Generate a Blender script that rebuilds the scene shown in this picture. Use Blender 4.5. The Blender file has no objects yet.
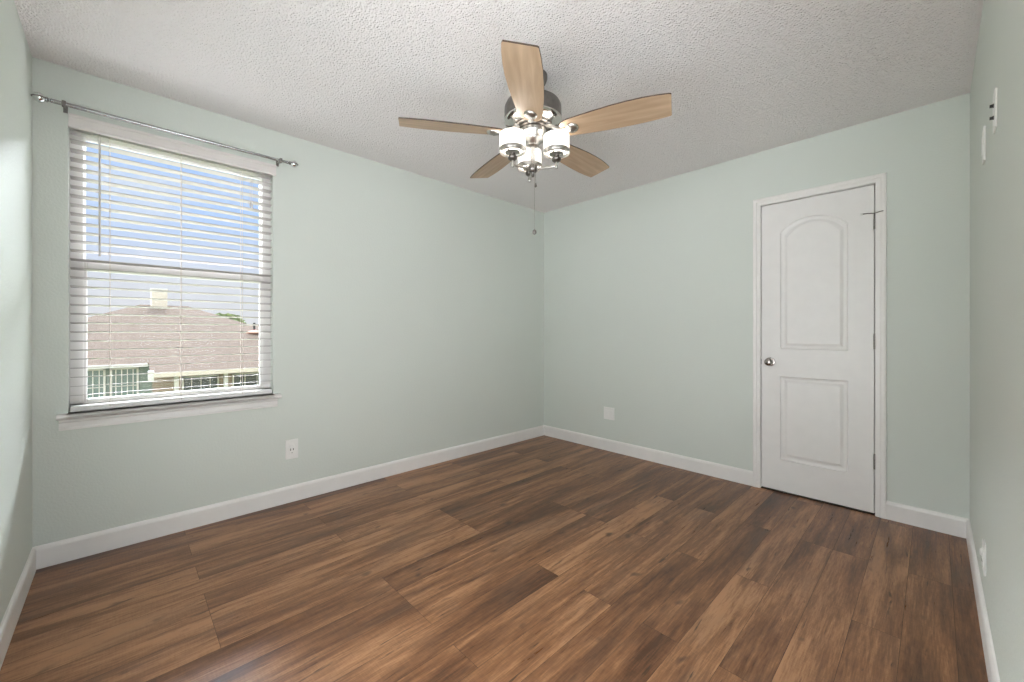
import bpy, bmesh, math, random
from mathutils import Vector, Matrix

C = bpy.context.scene
COL = C.collection
PI = math.pi
random.seed(7)

# ------------------------------------------------------------------ camera
H, LEN, WID = 2.44, 3.65, 3.11          # ceiling height, window wall length, door wall length
cam_d = bpy.data.cameras.new('camera')
cam_d.sensor_width = 36.0
cam_d.lens = 405.86 * 36.0 / 1024.0
cam_d.shift_x = -0.631 / 1024.0
cam_d.shift_y = -8.984 / 1024.0
cam_d.clip_start = 0.02
cam_d.clip_end = 400
cam = bpy.data.objects.new('camera', cam_d)
COL.objects.link(cam)
cam.location = (2.9757, -3.3426, 1.1326)
cam.rotation_euler = (PI / 2 - 0.0006, 0.0, 0.8046)
C.camera = cam

# ------------------------------------------------------------------ view
C.view_settings.view_transform = 'Standard'
C.view_settings.look = 'None'
C.view_settings.exposure = 0.55
C.view_settings.gamma = 1.0
C.view_settings.use_curve_mapping = False

# ------------------------------------------------------------------ sky
SKY_LOW = 0.61      # radiance scale of the low western sky seen through the window
FILL_BAND = 110.0     # added bright band above the visible sky, lights the room through the window
SKY_TOP = 3.0       # sky overhead
FILL_EAST = 2.8      # added fill glow behind the camera, enters through the two openings
FILL_EAST_LOW = 5.6   # stronger added glow below the horizon, brightens the ceiling
w = bpy.data.worlds.new('sky')
C.world = w
w.use_nodes = True
nt = w.node_tree
nt.nodes.clear()


def N(t, kind, **kw):
    n = t.nodes.new(kind)
    for k, v in kw.items():
        if k.startswith('i_'):
            n.inputs[int(k[2:]) if k[2:].isdigit() else k[2:].replace('_', ' ')].default_value = v
        else:
            setattr(n, k, v)
    return n


def L(t, a, b):
    t.links.new(a, b)


def ramp(t, fac, stops, interp='LINEAR'):
    r = t.nodes.new('ShaderNodeValToRGB')
    r.color_ramp.interpolation = interp
    el = r.color_ramp.elements
    while len(el) > 1:
        el.remove(el[-1])
    el[0].position, el[0].color = stops[0][0], tuple(stops[0][1]) + (1,) * (4 - len(stops[0][1]))
    for p, c in stops[1:]:
        e = el.new(p)
        e.color = tuple(c) + (1,) * (4 - len(c))
    if fac is not None:
        L(t, fac, r.inputs[0])
    return r


def g3(v):
    return (v, v, v)


def math_n(t, op, a, b=None, clamp=False):
    m = N(t, 'ShaderNodeMath', operation=op, use_clamp=clamp)
    for i, x in enumerate((a, b)):
        if x is None:
            continue
        if isinstance(x, (int, float)):
            m.inputs[i].default_value = x
        else:
            L(t, x, m.inputs[i])
    return m.outputs[0]


def mixc(t, fac, a, b, mode='MIX'):
    m = N(t, 'ShaderNodeMix', data_type='RGBA', blend_type=mode)
    for sock, x in ((m.inputs[0], fac), (m.inputs[6], a), (m.inputs[7], b)):
        if isinstance(x, (int, float)):
            sock.default_value = x
        elif isinstance(x, tuple):
            sock.default_value = x + (1,) * (4 - len(x))
        else:
            L(t, x, sock)
    return m.outputs[2]


tc = N(nt, 'ShaderNodeTexCoord')
sep = N(nt, 'ShaderNodeSeparateXYZ')
L(nt, tc.outputs['Generated'], sep.inputs[0])
blue = ramp(nt, sep.outputs['Z'], [(0.0, (0.93, 0.91, 0.96)), (0.10, (0.86, 0.88, 1.0)), (0.22, (0.60, 0.78, 1.18)),
                                   (0.40, (0.46, 0.68, 1.18)), (1.0, (0.5, 0.64, 1.0))])
cn = N(nt, 'ShaderNodeTexNoise', i_Scale=3.2, i_Detail=5.0, i_Roughness=0.6)
mp = N(nt, 'ShaderNodeMapping')
mp.inputs['Scale'].default_value = (1, 1, 3.2)
L(nt, tc.outputs['Generated'], mp.inputs[0])
L(nt, mp.outputs[0], cn.inputs['Vector'])
cl = ramp(nt, cn.outputs[0], [(0.46, g3(0)), (0.68, g3(0.8))])
skyc = mixc(nt, cl.outputs[0], blue.outputs[0], (1.02, 1.02, 1.06))
hi = ramp(nt, sep.outputs['Z'], [(0.325, g3(0)), (0.36, g3(1)), (0.46, g3(1)), (0.52, g3(0))])
top = ramp(nt, sep.outputs['Z'], [(0.56, g3(0)), (0.66, g3(1))])
se = math_n(nt, 'SUBTRACT', math_n(nt, 'MULTIPLY', sep.outputs['X'], 0.50), math_n(nt, 'MULTIPLY', sep.outputs['Y'], 0.87))
ea = ramp(nt, se, [(0.12, g3(0)), (0.34, g3(1))])
we = ramp(nt, math_n(nt, 'MULTIPLY', sep.outputs['X'], -1.0), [(0.50, g3(0)), (0.68, g3(1))])
band = math_n(nt, 'MULTIPLY', hi.outputs[0], we.outputs[0])
s1 = math_n(nt, 'ADD', SKY_LOW, math_n(nt, 'MULTIPLY', band, FILL_BAND - SKY_LOW))
s1 = math_n(nt, 'ADD', s1, math_n(nt, 'MULTIPLY', top.outputs[0], SKY_TOP - SKY_LOW))
dn = ramp(nt, math_n(nt, 'ADD', math_n(nt, 'MULTIPLY', sep.outputs['Z'], 0.5), 0.5), [(0.20, g3(0.25)), (0.30, g3(0.9)), (0.44, g3(0.9)), (0.51, g3(0))])
es = math_n(nt, 'ADD', FILL_EAST, math_n(nt, 'MULTIPLY', dn.outputs[0], FILL_EAST_LOW - FILL_EAST))
s2 = math_n(nt, 'ADD', math_n(nt, 'MULTIPLY', s1, math_n(nt, 'SUBTRACT', 1.0, ea.outputs[0])), math_n(nt, 'MULTIPLY', ea.outputs[0], es))
skyw = mixc(nt, math_n(nt, 'MAXIMUM', band, ea.outputs[0]), skyc, (0.95, 0.98, 1.02))
bg = N(nt, 'ShaderNodeBackground')
L(nt, skyw, bg.inputs[0])
L(nt, s2, bg.inputs[1])
wo = N(nt, 'ShaderNodeOutputWorld')
L(nt, bg.outputs[0], wo.inputs[0])

# ------------------------------------------------------------------ sun (high in the west, above the neighbour's roof)
sd = bpy.data.lights.new('sun', 'SUN')
sd.energy = 3.0
sd.angle = 0.03
sd.color = (1.0, 0.95, 0.88)
sun = bpy.data.objects.new('sun', sd)
COL.objects.link(sun)
sun.location = (-10, 2, 18)
sun.rotation_euler = Vector((-0.50, 0.10, 0.87)).to_track_quat('Z', 'Y').to_euler()

LAMP_W = 0.22        # point light in each glass shade of the fan
SHADE_E = 0.95       # glow of the frosted glass


# ================================================================== materials
def mat(name):
    m = bpy.data.materials.new(name)
    m.use_nodes = True
    t = m.node_tree
    return m, t, t.nodes['Principled BSDF']


def bump(t, b, height, strength, dist=0.002):
    n = N(t, 'ShaderNodeBump')
    n.inputs['Strength'].default_value = strength
    n.inputs['Distance'].default_value = dist
    L(t, height, n.inputs['Height'])
    L(t, n.outputs[0], b.inputs['Normal'])


def plain(name, col, rough=0.5, metal=0.0, noise=0.04, scale=12.0, spec=0.5, bumpy=0.0):
    m, t, b = mat(name)
    co = N(t, 'ShaderNodeTexCoord')
    nz = N(t, 'ShaderNodeTexNoise', i_Scale=scale, i_Detail=3.0)
    L(t, co.outputs['Object'], nz.inputs['Vector'])
    r = ramp(t, nz.outputs[0], [(0.3, tuple(c * (1 - noise) for c in col)), (0.7, tuple(min(1, c * (1 + noise)) for c in col))])
    L(t, r.outputs[0], b.inputs['Base Color'])
    b.inputs['Roughness'].default_value = rough
    b.inputs['Metallic'].default_value = metal
    b.inputs['Specular IOR Level'].default_value = spec
    if bumpy:
        bump(t, b, nz.outputs[0], bumpy, 0.001)
    return m


def wall_mat():
    m, t, b = mat('mint_wall_paint')
    co = N(t, 'ShaderNodeNewGeometry')
    big = N(t, 'ShaderNodeTexNoise', i_Scale=1.3, i_Detail=2.0)
    L(t, co.outputs['Position'], big.inputs['Vector'])
    r = ramp(t, big.outputs[0], [(0.3, (0.680, 0.722, 0.668)), (0.7, (0.695, 0.736, 0.682))])
    L(t, r.outputs[0], b.inputs['Base Color'])
    b.inputs['Roughness'].default_value = 0.55
    b.inputs['Specular IOR Level'].default_value = 0.35
    n1 = N(t, 'ShaderNodeTexNoise', i_Scale=95.0, i_Detail=2.0)
    L(t, co.outputs['Position'], n1.inputs['Vector'])
    rr = ramp(t, n1.outputs[0], [(0.42, g3(0)), (0.62, g3(1))])
    bump(t, b, rr.outputs[0], 0.22, 0.0012)
    return m


def ceiling_mat():
    m, t, b = mat('popcorn_ceiling')
    co = N(t, 'ShaderNodeNewGeometry')
    n1 = N(t, 'ShaderNodeTexNoise', i_Scale=60.0, i_Detail=3.0, i_Roughness=0.6)
    n2 = N(t, 'ShaderNodeTexVoronoi', i_Scale=105.0)
    n3 = N(t, 'ShaderNodeTexVoronoi', i_Scale=230.0)
    for n in (n1, n2, n3):
        L(t, co.outputs['Position'], n.inputs['Vector'])
    sc = N(t, 'ShaderNodeSeparateColor')
    L(t, n2.outputs['Color'], sc.inputs[0])
    g1 = math_n(t, 'MULTIPLY', math_n(t, 'SUBTRACT', 0.75, n2.outputs['Distance'], True), math_n(t, 'ADD', sc.outputs[0], 0.25))
    g2 = math_n(t, 'MULTIPLY', math_n(t, 'SUBTRACT', 0.7, n3.outputs['Distance'], True), 0.35)
    h = math_n(t, 'ADD', math_n(t, 'ADD', g1, g2), math_n(t, 'MULTIPLY', n1.outputs[0], 0.5))
    b.inputs['Base Color'].default_value = (0.93, 0.90, 0.885, 1)
    b.inputs['Roughness'].default_value = 0.9
    b.inputs['Specular IOR Level'].default_value = 0.1
    bump(t, b, h, 1.0, 0.008)
    return m


def floor_mat():
    m, t, b = mat('walnut_vinyl_plank')
    geo = N(t, 'ShaderNodeNewGeometry')
    at = N(t, 'ShaderNodeAttribute', attribute_name='plank')        # r: tone, g: offset, b: offset
    sp = N(t, 'ShaderNodeSeparateColor')
    L(t, at.outputs['Color'], sp.inputs[0])
    off = N(t, 'ShaderNodeCombineXYZ')
    L(t, math_n(t, 'MULTIPLY', sp.outputs[1], 37.0), off.inputs[0])
    L(t, math_n(t, 'MULTIPLY', sp.outputs[2], 53.0), off.inputs[1])
    add = N(t, 'ShaderNodeVectorMath', operation='ADD')
    L(t, geo.outputs['Position'], add.inputs[0])
    L(t, off.outputs[0], add.inputs[1])

    def nz(sx, sy, detail, rough=0.55, dist=0.0):
        mp = N(t, 'ShaderNodeMapping')
        mp.inputs['Scale'].default_value = (sx, sy, 1)
        L(t, add.outputs[0], mp.inputs[0])
        n = N(t, 'ShaderNodeTexNoise', i_Scale=1.0, i_Detail=detail, i_Roughness=rough, i_Distortion=dist)
        L(t, mp.outputs[0], n.inputs['Vector'])
        return n.outputs[0]
    broad = nz(9.0, 1.05, 3.0, 0.5, 0.7)
    blotch = nz(30.0, 2.6, 4.0, 0.6, 0.5)
    streak = nz(62.0, 3.2, 5.0, 0.65, 0.4)
    fine = nz(190.0, 16.0, 3.0, 0.65)
    saw = nz(20.0, 170.0, 2.0, 0.5)
    crack = nz(50.0, 4.0, 4.0, 0.6, 0.4)
    knot = nz(15.0, 7.0, 1.0, 0.5, 0.2)
    grey = nz(5.0, 1.6, 3.0)
    v = math_n(t, 'ADD', math_n(t, 'MULTIPLY', broad, 0.55), math_n(t, 'MULTIPLY', streak, 0.34))
    v = math_n(t, 'ADD', v, math_n(t, 'MULTIPLY', blotch, 0.24))
    v = math_n(t, 'ADD', v, math_n(t, 'MULTIPLY', fine, 0.24))
    v = math_n(t, 'ADD', v, math_n(t, 'MULTIPLY', saw, 0.07))
    v = math_n(t, 'SUBTRACT', v, 0.172)
    v = math_n(t, 'ADD', v, math_n(t, 'MULTIPLY', math_n(t, 'SUBTRACT', sp.outputs[0], 0.5), 0.11))
    c = ramp(t, v, [(0.38, (0.074, 0.0285, 0.0108)), (0.48, (0.155, 0.065, 0.0265)), (0.57, (0.252, 0.114, 0.049)),
                    (0.68, (0.43, 0.218, 0.105))])
    gf = ramp(t, grey, [(0.52, g3(0)), (0.70, g3(0.32))])
    col = mixc(t, gf.outputs[0], c.outputs[0], (0.115, 0.075, 0.052))
    ck = ramp(t, crack, [(0.30, g3(0.8)), (0.35, g3(0))])
    col = mixc(t, ck.outputs[0], col, (0.040, 0.021, 0.012))
    kn = ramp(t, knot, [(0.69, g3(0)), (0.80, g3(0.75))])
    col = mixc(t, kn.outputs[0], col, (0.055, 0.030, 0.020))
    L(t, col, b.inputs['Base Color'])
    rg = ramp(t, streak, [(0.3, g3(0.27)), (0.7, g3(0.40))])
    L(t, rg.outputs[0], b.inputs['Roughness'])
    b.inputs['Specular IOR Level'].default_value = 0.5
    bump(t, b, math_n(t, 'ADD', streak, math_n(t, 'MULTIPLY', fine, 0.6)), 0.10, 0.0012)
    return m


def maple_mat(name, light, dark):
    m, t, b = mat(name)
    co = N(t, 'ShaderNodeTexCoord')
    mp = N(t, 'ShaderNodeMapping')
    mp.inputs['Scale'].default_value = (2.2, 26, 26)
    L(t, co.outputs['Object'], mp.inputs[0])
    n = N(t, 'ShaderNodeTexNoise', i_Scale=1.0, i_Detail=4.0, i_Distortion=0.8)
    L(t, mp.outputs[0], n.inputs['Vector'])
    r = ramp(t, n.outputs[0], [(0.3, dark), (0.7, light)])
    L(t, r.outputs[0], b.inputs['Base Color'])
    b.inputs['Roughness'].default_value = 0.38
    return m


def shingle_mat():
    m, t, b = mat('asphalt_shingles')
    co = N(t, 'ShaderNodeNewGeometry')
    br = N(t, 'ShaderNodeTexBrick', i_Scale=1.0, i_Mortar_Size=0.012, i_Brick_Width=0.32, i_Row_Height=0.14)
    br.inputs['Color1'].default_value = (0.165, 0.126, 0.098, 1)
    br.inputs['Color2'].default_value = (0.130, 0.100, 0.078, 1)
    br.inputs['Mortar'].default_value = (0.085, 0.063, 0.054, 1)
    mp = N(t, 'ShaderNodeMapping')
    mp.inputs['Rotation'].default_value = (0, 0, PI / 2)
    L(t, co.outputs['Position'], mp.inputs[0])
    L(t, mp.outputs[0], br.inputs['Vector'])
    n = N(t, 'ShaderNodeTexNoise', i_Scale=9.0, i_Detail=4.0)
    L(t, co.outputs['Position'], n.inputs['Vector'])
    col = mixc(t, 0.5, br.outputs[0], ramp(t, n.outputs[0], [(0.3, (0.115, 0.089, 0.068)), (0.7, (0.195, 0.153, 0.119))]).outputs[0])
    L(t, col, b.inputs['Base Color'])
    b.inputs['Roughness'].default_value = 0.95
    b.inputs['Specular IOR Level'].default_value = 0.05
    return m


def brick_mat():
    m, t, b = mat('tan_brick')
    co = N(t, 'ShaderNodeNewGeometry')
    sx = N(t, 'ShaderNodeSeparateXYZ')
    L(t, co.outputs['Position'], sx.inputs[0])
    cb = N(t, 'ShaderNodeCombineXYZ')
    L(t, math_n(t, 'ADD', sx.outputs[0], sx.outputs[1]), cb.inputs[0])
    L(t, sx.outputs[2], cb.inputs[1])
    br = N(t, 'ShaderNodeTexBrick', i_Scale=1.0, i_Mortar_Size=0.010, i_Brick_Width=0.22, i_Row_Height=0.08)
    br.inputs['Color1'].default_value = (0.28, 0.21, 0.155, 1)
    br.inputs['Color2'].default_value = (0.22, 0.165, 0.125, 1)
    br.inputs['Mortar'].default_value = (0.30, 0.27, 0.24, 1)
    L(t, cb.outputs[0], br.inputs['Vector'])
    L(t, br.outputs[0], b.inputs['Base Color'])
    b.inputs['Roughness'].default_value = 0.9
    return m


def glass_mat():
    m = bpy.data.materials.new('clear_window_glass')
    m.use_nodes = True
    t = m.node_tree
    t.nodes.clear()
    tr = N(t, 'ShaderNodeBsdfTransparent')
    tr.inputs[0].default_value = (0.97, 0.985, 0.975, 1)
    gl = N(t, 'ShaderNodeBsdfGlossy')
    gl.inputs['Roughness'].default_value = 0.02
    fr = N(t, 'ShaderNodeFresnel', i_IOR=1.12)
    mx = N(t, 'ShaderNodeMixShader')
    L(t, fr.outputs[0], mx.inputs[0])
    L(t, tr.outputs[0], mx.inputs[1])
    L(t, gl.outputs[0], mx.inputs[2])
    o = N(t, 'ShaderNodeOutputMaterial')
    L(t, mx.outputs[0], o.inputs[0])
    return m


def glow_mat(name, col, strength, base=(0.9, 0.88, 0.85)):
    m, t, b = mat(name)
    b.inputs['Base Color'].default_value = base + (1,)
    b.inputs['Roughness'].default_value = 0.3
    b.inputs['Emission Color'].default_value = col + (1,)
    b.inputs['Emission Strength'].default_value = strength
    return m


def leaf_mat():
    m, t, b = mat('tree_leaves')
    co = N(t, 'ShaderNodeNewGeometry')
    n = N(t, 'ShaderNodeTexNoise', i_Scale=2.5, i_Detail=3.0)
    L(t, co.outputs['Position'], n.inputs['Vector'])
    r = ramp(t, n.outputs[0], [(0.3, (0.15, 0.19, 0.08)), (0.7, (0.30, 0.34, 0.17))])
    L(t, r.outputs[0], b.inputs['Base Color'])
    b.inputs['Roughness'].default_value = 0.8
    return m


M = dict(
    wall=wall_mat(), ceiling=ceiling_mat(), floor=floor_mat(),
    trim=plain('white_trim_paint', (0.87, 0.85, 0.82), 0.32, noise=0.015),
    door=plain('white_door_paint', (0.85, 0.835, 0.81), 0.34, noise=0.015),
    vinyl=plain('white_vinyl', (0.72, 0.70, 0.675), 0.4, noise=0.01),
    rail=plain('white_bottom_rail', (0.84, 0.82, 0.79), 0.4, noise=0.01),
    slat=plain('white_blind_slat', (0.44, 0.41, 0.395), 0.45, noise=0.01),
    valance=plain('white_valance', (0.78, 0.74, 0.71), 0.45, noise=0.01),
    cord=plain('beige_cord', (0.62, 0.56, 0.50), 0.8),
    wand=plain('grey_clear_wand', (0.62, 0.60, 0.58), 0.25),
    plate=plain('white_plate_plastic', (0.87, 0.87, 0.84), 0.3, noise=0.01),
    dark=plain('dark_slot', (0.02, 0.02, 0.02), 0.5),
    bronze=plain('dark_threshold', (0.05, 0.035, 0.025), 0.6),
    nickel=plain('brushed_nickel', (0.52, 0.50, 0.47), 0.30, 1.0, 0.08, 60.0),
    darknickel=plain('dark_nickel', (0.23, 0.215, 0.20), 0.36, 1.0, 0.10, 60.0),
    chrome=plain('polished_nickel', (0.74, 0.72, 0.69), 0.16, 1.0, 0.03),
    rodmetal=plain('satin_steel', (0.40, 0.41, 0.405), 0.25, 1.0, 0.04),
    crystal=plain('silver_ball', (0.80, 0.82, 0.82), 0.10, 1.0, 0.03),
    maple=maple_mat('maple_blade', (0.58, 0.42, 0.28), (0.40, 0.275, 0.17)),
    walnut=maple_mat('walnut_blade_top', (0.09, 0.055, 0.035), (0.05, 0.03, 0.02)),
    shade=glow_mat('frosted_glass_lit', (1.0, 0.95, 0.88), SHADE_E),
    bulb=glow_mat('lit_bulb', (1.0, 0.90, 0.74), 1.2),
    glass=glass_mat(), shingle=shingle_mat(), brick=brick_mat(), leaves=leaf_mat(),
    siding=plain('pale_green_siding', (0.17, 0.20, 0.18), 0.8),
    stucco=plain('cream_stucco', (0.44, 0.39, 0.32), 0.9),
    white_ext=plain('white_exterior_paint', (0.46, 0.44, 0.41), 0.6),
    darkglass=plain('dark_house_glass', (0.035, 0.045, 0.045), 0.3),
    greenglass=plain('green_house_glass', (0.10, 0.135, 0.125), 0.3),
    redroof=plain('red_roof_tile', (0.52, 0.22, 0.16), 0.9),
    grass=plain('lawn_grass', (0.16, 0.20, 0.08), 0.95, noise=0.3, scale=3.0),
    bark=plain('tree_bark', (0.13, 0.09, 0.06), 0.9),
)


# ================================================================== helpers
def obj(name, bm, m, parent=None, smooth=False, kind=None, loc=None):
    me = bpy.data.meshes.new(name)
    bmesh.ops.recalc_face_normals(bm, faces=bm.faces)
    bm.to_mesh(me)
    bm.free()
    for mm in (m if isinstance(m, (list, tuple)) else [m]):
        me.materials.append(mm)
    if smooth:
        for p in me.polygons:
            p.use_smooth = True
        try:
            me.set_sharp_from_angle(angle=math.radians(38))
        except Exception:
            pass
    o = bpy.data.objects.new(name, me)
    COL.objects.link(o)
    if parent is not None:
        o.parent = parent
    if kind:
        o['kind'] = kind
    if loc:
        o.location = loc
    return o


def thing(name, label, cat, loc=(0, 0, 0), rz=0.0, group=None):
    o = bpy.data.objects.new(name, None)
    o.empty_display_size = 0.1
    COL.objects.link(o)
    o.location = loc
    o.rotation_euler = (0, 0, rz)
    o['label'] = label
    o['category'] = cat
    if group:
        o['group'] = group
    return o


def struct(o, label=None):
    o['kind'] = 'structure'
    if label:
        o['label'] = label
    return o


def add_box(bm, x0, y0, z0, x1, y1, z1, bev=0.0, seg=2):
    t = bmesh.new()
    bmesh.ops.create_cube(t, size=1.0)
    for v in t.verts:
        v.co = Vector(((x0 + x1) / 2 + v.co.x * (x1 - x0), (y0 + y1) / 2 + v.co.y * (y1 - y0), (z0 + z1) / 2 + v.co.z * (z1 - z0)))
    if bev > 0:
        bmesh.ops.bevel(t, geom=list(t.edges), offset=bev, segments=seg, affect='EDGES', profile=0.6)
    merge(bm, t)


def merge(bm, t, mtx=None, mi=None):
    me = bpy.data.meshes.new('tmp')
    if mtx is not None:
        t.transform(mtx)
    if mi is not None:
        for f in t.faces:
            f.material_index = mi
    t.to_mesh(me)
    t.free()
    bm.from_mesh(me)
    bpy.data.meshes.remove(me)


def box(x0, y0, z0, x1, y1, z1, bev=0.0, seg=2):
    bm = bmesh.new()
    add_box(bm, x0, y0, z0, x1, y1, z1, bev, seg)
    return bm


def lathe(prof, seg=40, axis='Z', origin=(0, 0, 0)):
    """prof: list of (radius, height); open ends get closed when radius>0"""
    bm = bmesh.new()
    rings = []
    for r, z in prof:
        if r < 1e-6:
            rings.append([bm.verts.new((0, 0, z))])
        else:
            rings.append([bm.verts.new((r * math.cos(2 * PI * k / seg), r * math.sin(2 * PI * k / seg), z)) for k in range(seg)])
    for a, b in zip(rings, rings[1:]):
        for k in range(seg):
            k2 = (k + 1) % seg
            if len(a) == 1 and len(b) == 1:
                continue
            if len(a) == 1:
                bm.faces.new((a[0], b[k], b[k2]))
            elif len(b) == 1:
                bm.faces.new((a[k], a[k2], b[0]))
            else:
                bm.faces.new((a[k], a[k2], b[k2], b[k]))
    for rg, fl in ((rings[0], True), (rings[-1], False)):
        if len(rg) > 1:
            bm.faces.new(rg)
    if axis == 'X':
        bm.transform(Matrix.Rotation(PI / 2, 4, 'Y'))
    elif axis == '-Y':
        bm.transform(Matrix.Rotation(PI / 2, 4, 'X'))
    elif axis == 'Y':
        bm.transform(Matrix.Rotation(-PI / 2, 4, 'X'))
    bm.transform(Matrix.Translation(origin))
    return bm


def tube(pts, r, seg=10, radii=None):
    bm = bmesh.new()
    pts = [Vector(p) for p in pts]
    rings = []
    up = Vector((0, 0, 1))
    prev = None
    for i, p in enumerate(pts):
        d = (pts[min(i + 1, len(pts) - 1)] - pts[max(i - 1, 0)]).normalized()
        if prev is None:
            a = d.cross(up)
            if a.length < 1e-3:
                a = d.cross(Vector((1, 0, 0)))
        else:
            a = prev - d * prev.dot(d)
        a.normalize()
        prev = a
        b = d.cross(a)
        rr = radii[i] if radii else r
        rings.append([bm.verts.new(p + a * rr * math.cos(2 * PI * k / seg) + b * rr * math.sin(2 * PI * k / seg)) for k in range(seg)])
    for A_, B_ in zip(rings, rings[1:]):
        for k in range(seg):
            bm.faces.new((A_[k], A_[(k + 1) % seg], B_[(k + 1) % seg], B_[k]))
    bm.faces.new(rings[0])
    bm.faces.new(list(reversed(rings[-1])))
    return bm


def prism(outline, z0, z1):
    """outline in xy, extruded along z"""
    bm = bmesh.new()
    lo = [bm.verts.new((x, y, z0)) for x, y in outline]
    hi_ = [bm.verts.new((x, y, z1)) for x, y in outline]
    n = len(outline)
    for k in range(n):
        bm.faces.new((lo[k], lo[(k + 1) % n], hi_[(k + 1) % n], hi_[k]))
    bm.faces.new(list(reversed(lo)))
    bm.faces.new(hi_)
    return bm


def sweep_profile(prof, p0, p1, out, upv=Vector((0, 0, 1))):
    """prof: list of (outward, up); straight run from p0 to p1"""
    bm = bmesh.new()
    p0, p1, out = Vector(p0), Vector(p1), Vector(out)
    a = [bm.verts.new(p0 + out * u + upv * v) for u, v in prof]
    b = [bm.verts.new(p1 + out * u + upv * v) for u, v in prof]
    n = len(prof)
    for k in range(n):
        bm.faces.new((a[k], a[(k + 1) % n], b[(k + 1) % n], b[k]))
    bm.faces.new(a)
    bm.faces.new(list(reversed(b)))
    return bm


# ================================================================== the room
TH = 0.12
WY0, WY1, WZ0, WZ1 = -3.535, -2.636, 0.7035, 2.205      # window opening in the west wall
DX0, DX1, DZ1 = 2.098, 2.728, 2.050                    # door opening in the north wall
OX0, OX1, OZ1 = 1.70, 2.96, 2.08                       # opening added in the south wall out of view, lets fill light in
EY0, EY1 = -3.20, -2.50                                # opening added in the east wall out of view, for more fill

# floor: planks as faces of one mesh, each with its own random tone
PW, PL = 0.1403, 1.204
fb = bmesh.new()
lay = fb.loops.layers.float_color.new('plank')
tones = {}
phase_fix = {0: 1, 1: 0, 2: 1, 11: 0, 14: 1}
tone_fix = {(0, 2): 0.35, (1, 3): 0.02, (2, 2): 0.75, (7, 1): 0.12, (7, 2): 0.78, (3, 2): 0.45, (9, 1): 0.2}
nrow = int(math.ceil((WID + 0.12) / PW)) + 1
for k in range(-1, nrow):
    x1 = 3.031 - k * PW
    x0 = x1 - PW
    par = phase_fix.get(k, k % 2)
    base = -0.68 if par else -1.275
    for j in range(-2, 5):
        ya = base - j * PL
        yb = ya - PL
        xa, xb = max(x0, 0.0), min(x1, WID)
        ya2, yb2 = min(ya, DX0 * 0 + 0.12), max(yb, -LEN - TH)
        if xb - xa < 1e-4 or ya2 - yb2 < 1e-4:
            continue
        gx, gy = 0.0006, 0.0006
        tone = tone_fix.get((k, j + 2), random.random())
        col = (tone, random.random(), random.random(), 1)
        vs = [fb.verts.new((xa + gx, yb2 + gy, 0)), fb.verts.new((xb - gx, yb2 + gy, 0)),
              fb.verts.new((xb - gx, ya2 - gy, 0)), fb.verts.new((xa + gx, ya2 - gy, 0))]
        f = fb.faces.new(vs)
        for lp in f.loops:
            lp[lay] = col
# substrate below the planks (dark joint lines), same mesh
n0 = len(fb.faces)
add_box(fb, 0.0, -LEN - TH, -0.10, WID, 0.12, -0.0012)
fb.faces.ensure_lookup_table()
for f in fb.faces[n0:]:
    f.material_index = 1
fl = obj('floor', fb, [M['floor'], M['bronze']])
struct(fl, 'brown walnut-look vinyl plank floor')

struct(obj('ceiling', box(-TH, -LEN - TH, H, WID + TH, TH, H + 0.15), M['ceiling']), 'white popcorn-textured ceiling')

# west wall with window hole
bm = bmesh.new()
add_box(bm, -TH, -LEN - TH, -0.1, 0, WY0, H)
add_box(bm, -TH, WY1, -0.1, 0, TH, H)
add_box(bm, -TH, WY0, -0.1, 0, WY1, WZ0)
add_box(bm, -TH, WY0, WZ1, 0, WY1, H)
struct(obj('wall_west', bm, M['wall']), 'mint green wall with the window')
# north wall with door hole
bm = bmesh.new()
add_box(bm, 0, 0, -0.1, DX0, TH, H)
add_box(bm, DX1, 0, -0.1, WID + TH, TH, H)
add_box(bm, DX0, 0, DZ1, DX1, TH, H)
struct(obj('wall_north', bm, M['wall']), 'mint green wall with the white door')
# unseen box behind the closed door, added to stop light leaking through its gaps
bm = bmesh.new()
add_box(bm, DX0 - 0.3, 0.75, -0.1, DX1 + 0.3, 0.80, H)
add_box(bm, DX0 - 0.35, TH, -0.1, DX0 - 0.3, 0.80, H)
add_box(bm, DX1 + 0.3, TH, -0.1, DX1 + 0.35, 0.80, H)
add_box(bm, DX0 - 0.35, TH, -0.14, DX1 + 0.35, 0.80, -0.1)
add_box(bm, DX0 - 0.35, TH, H, DX1 + 0.35, 0.80, H + 0.04)
struct(obj('wall_behind_door', bm, M['wall']))
# east wall
bm = bmesh.new()
add_box(bm, WID, EY1, -0.1, WID + TH, 0, H)
add_box(bm, WID, -LEN - TH, -0.1, WID + TH, EY0, H)
add_box(bm, WID, EY0, OZ1, WID + TH, EY1, H)
struct(obj('wall_east', bm, M['wall']), 'mint green wall along the right edge')
# south wall with the opening added for fill light
bm = bmesh.new()
add_box(bm, 0, -LEN - TH, -0.1, OX0, -LEN, H)
add_box(bm, OX1, -LEN - TH, -0.1, WID, -LEN, H)
add_box(bm, OX0, -LEN - TH, OZ1, OX1, -LEN, H)
struct(obj('wall_south', bm, M['wall']), 'mint green wall along the left edge')

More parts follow.
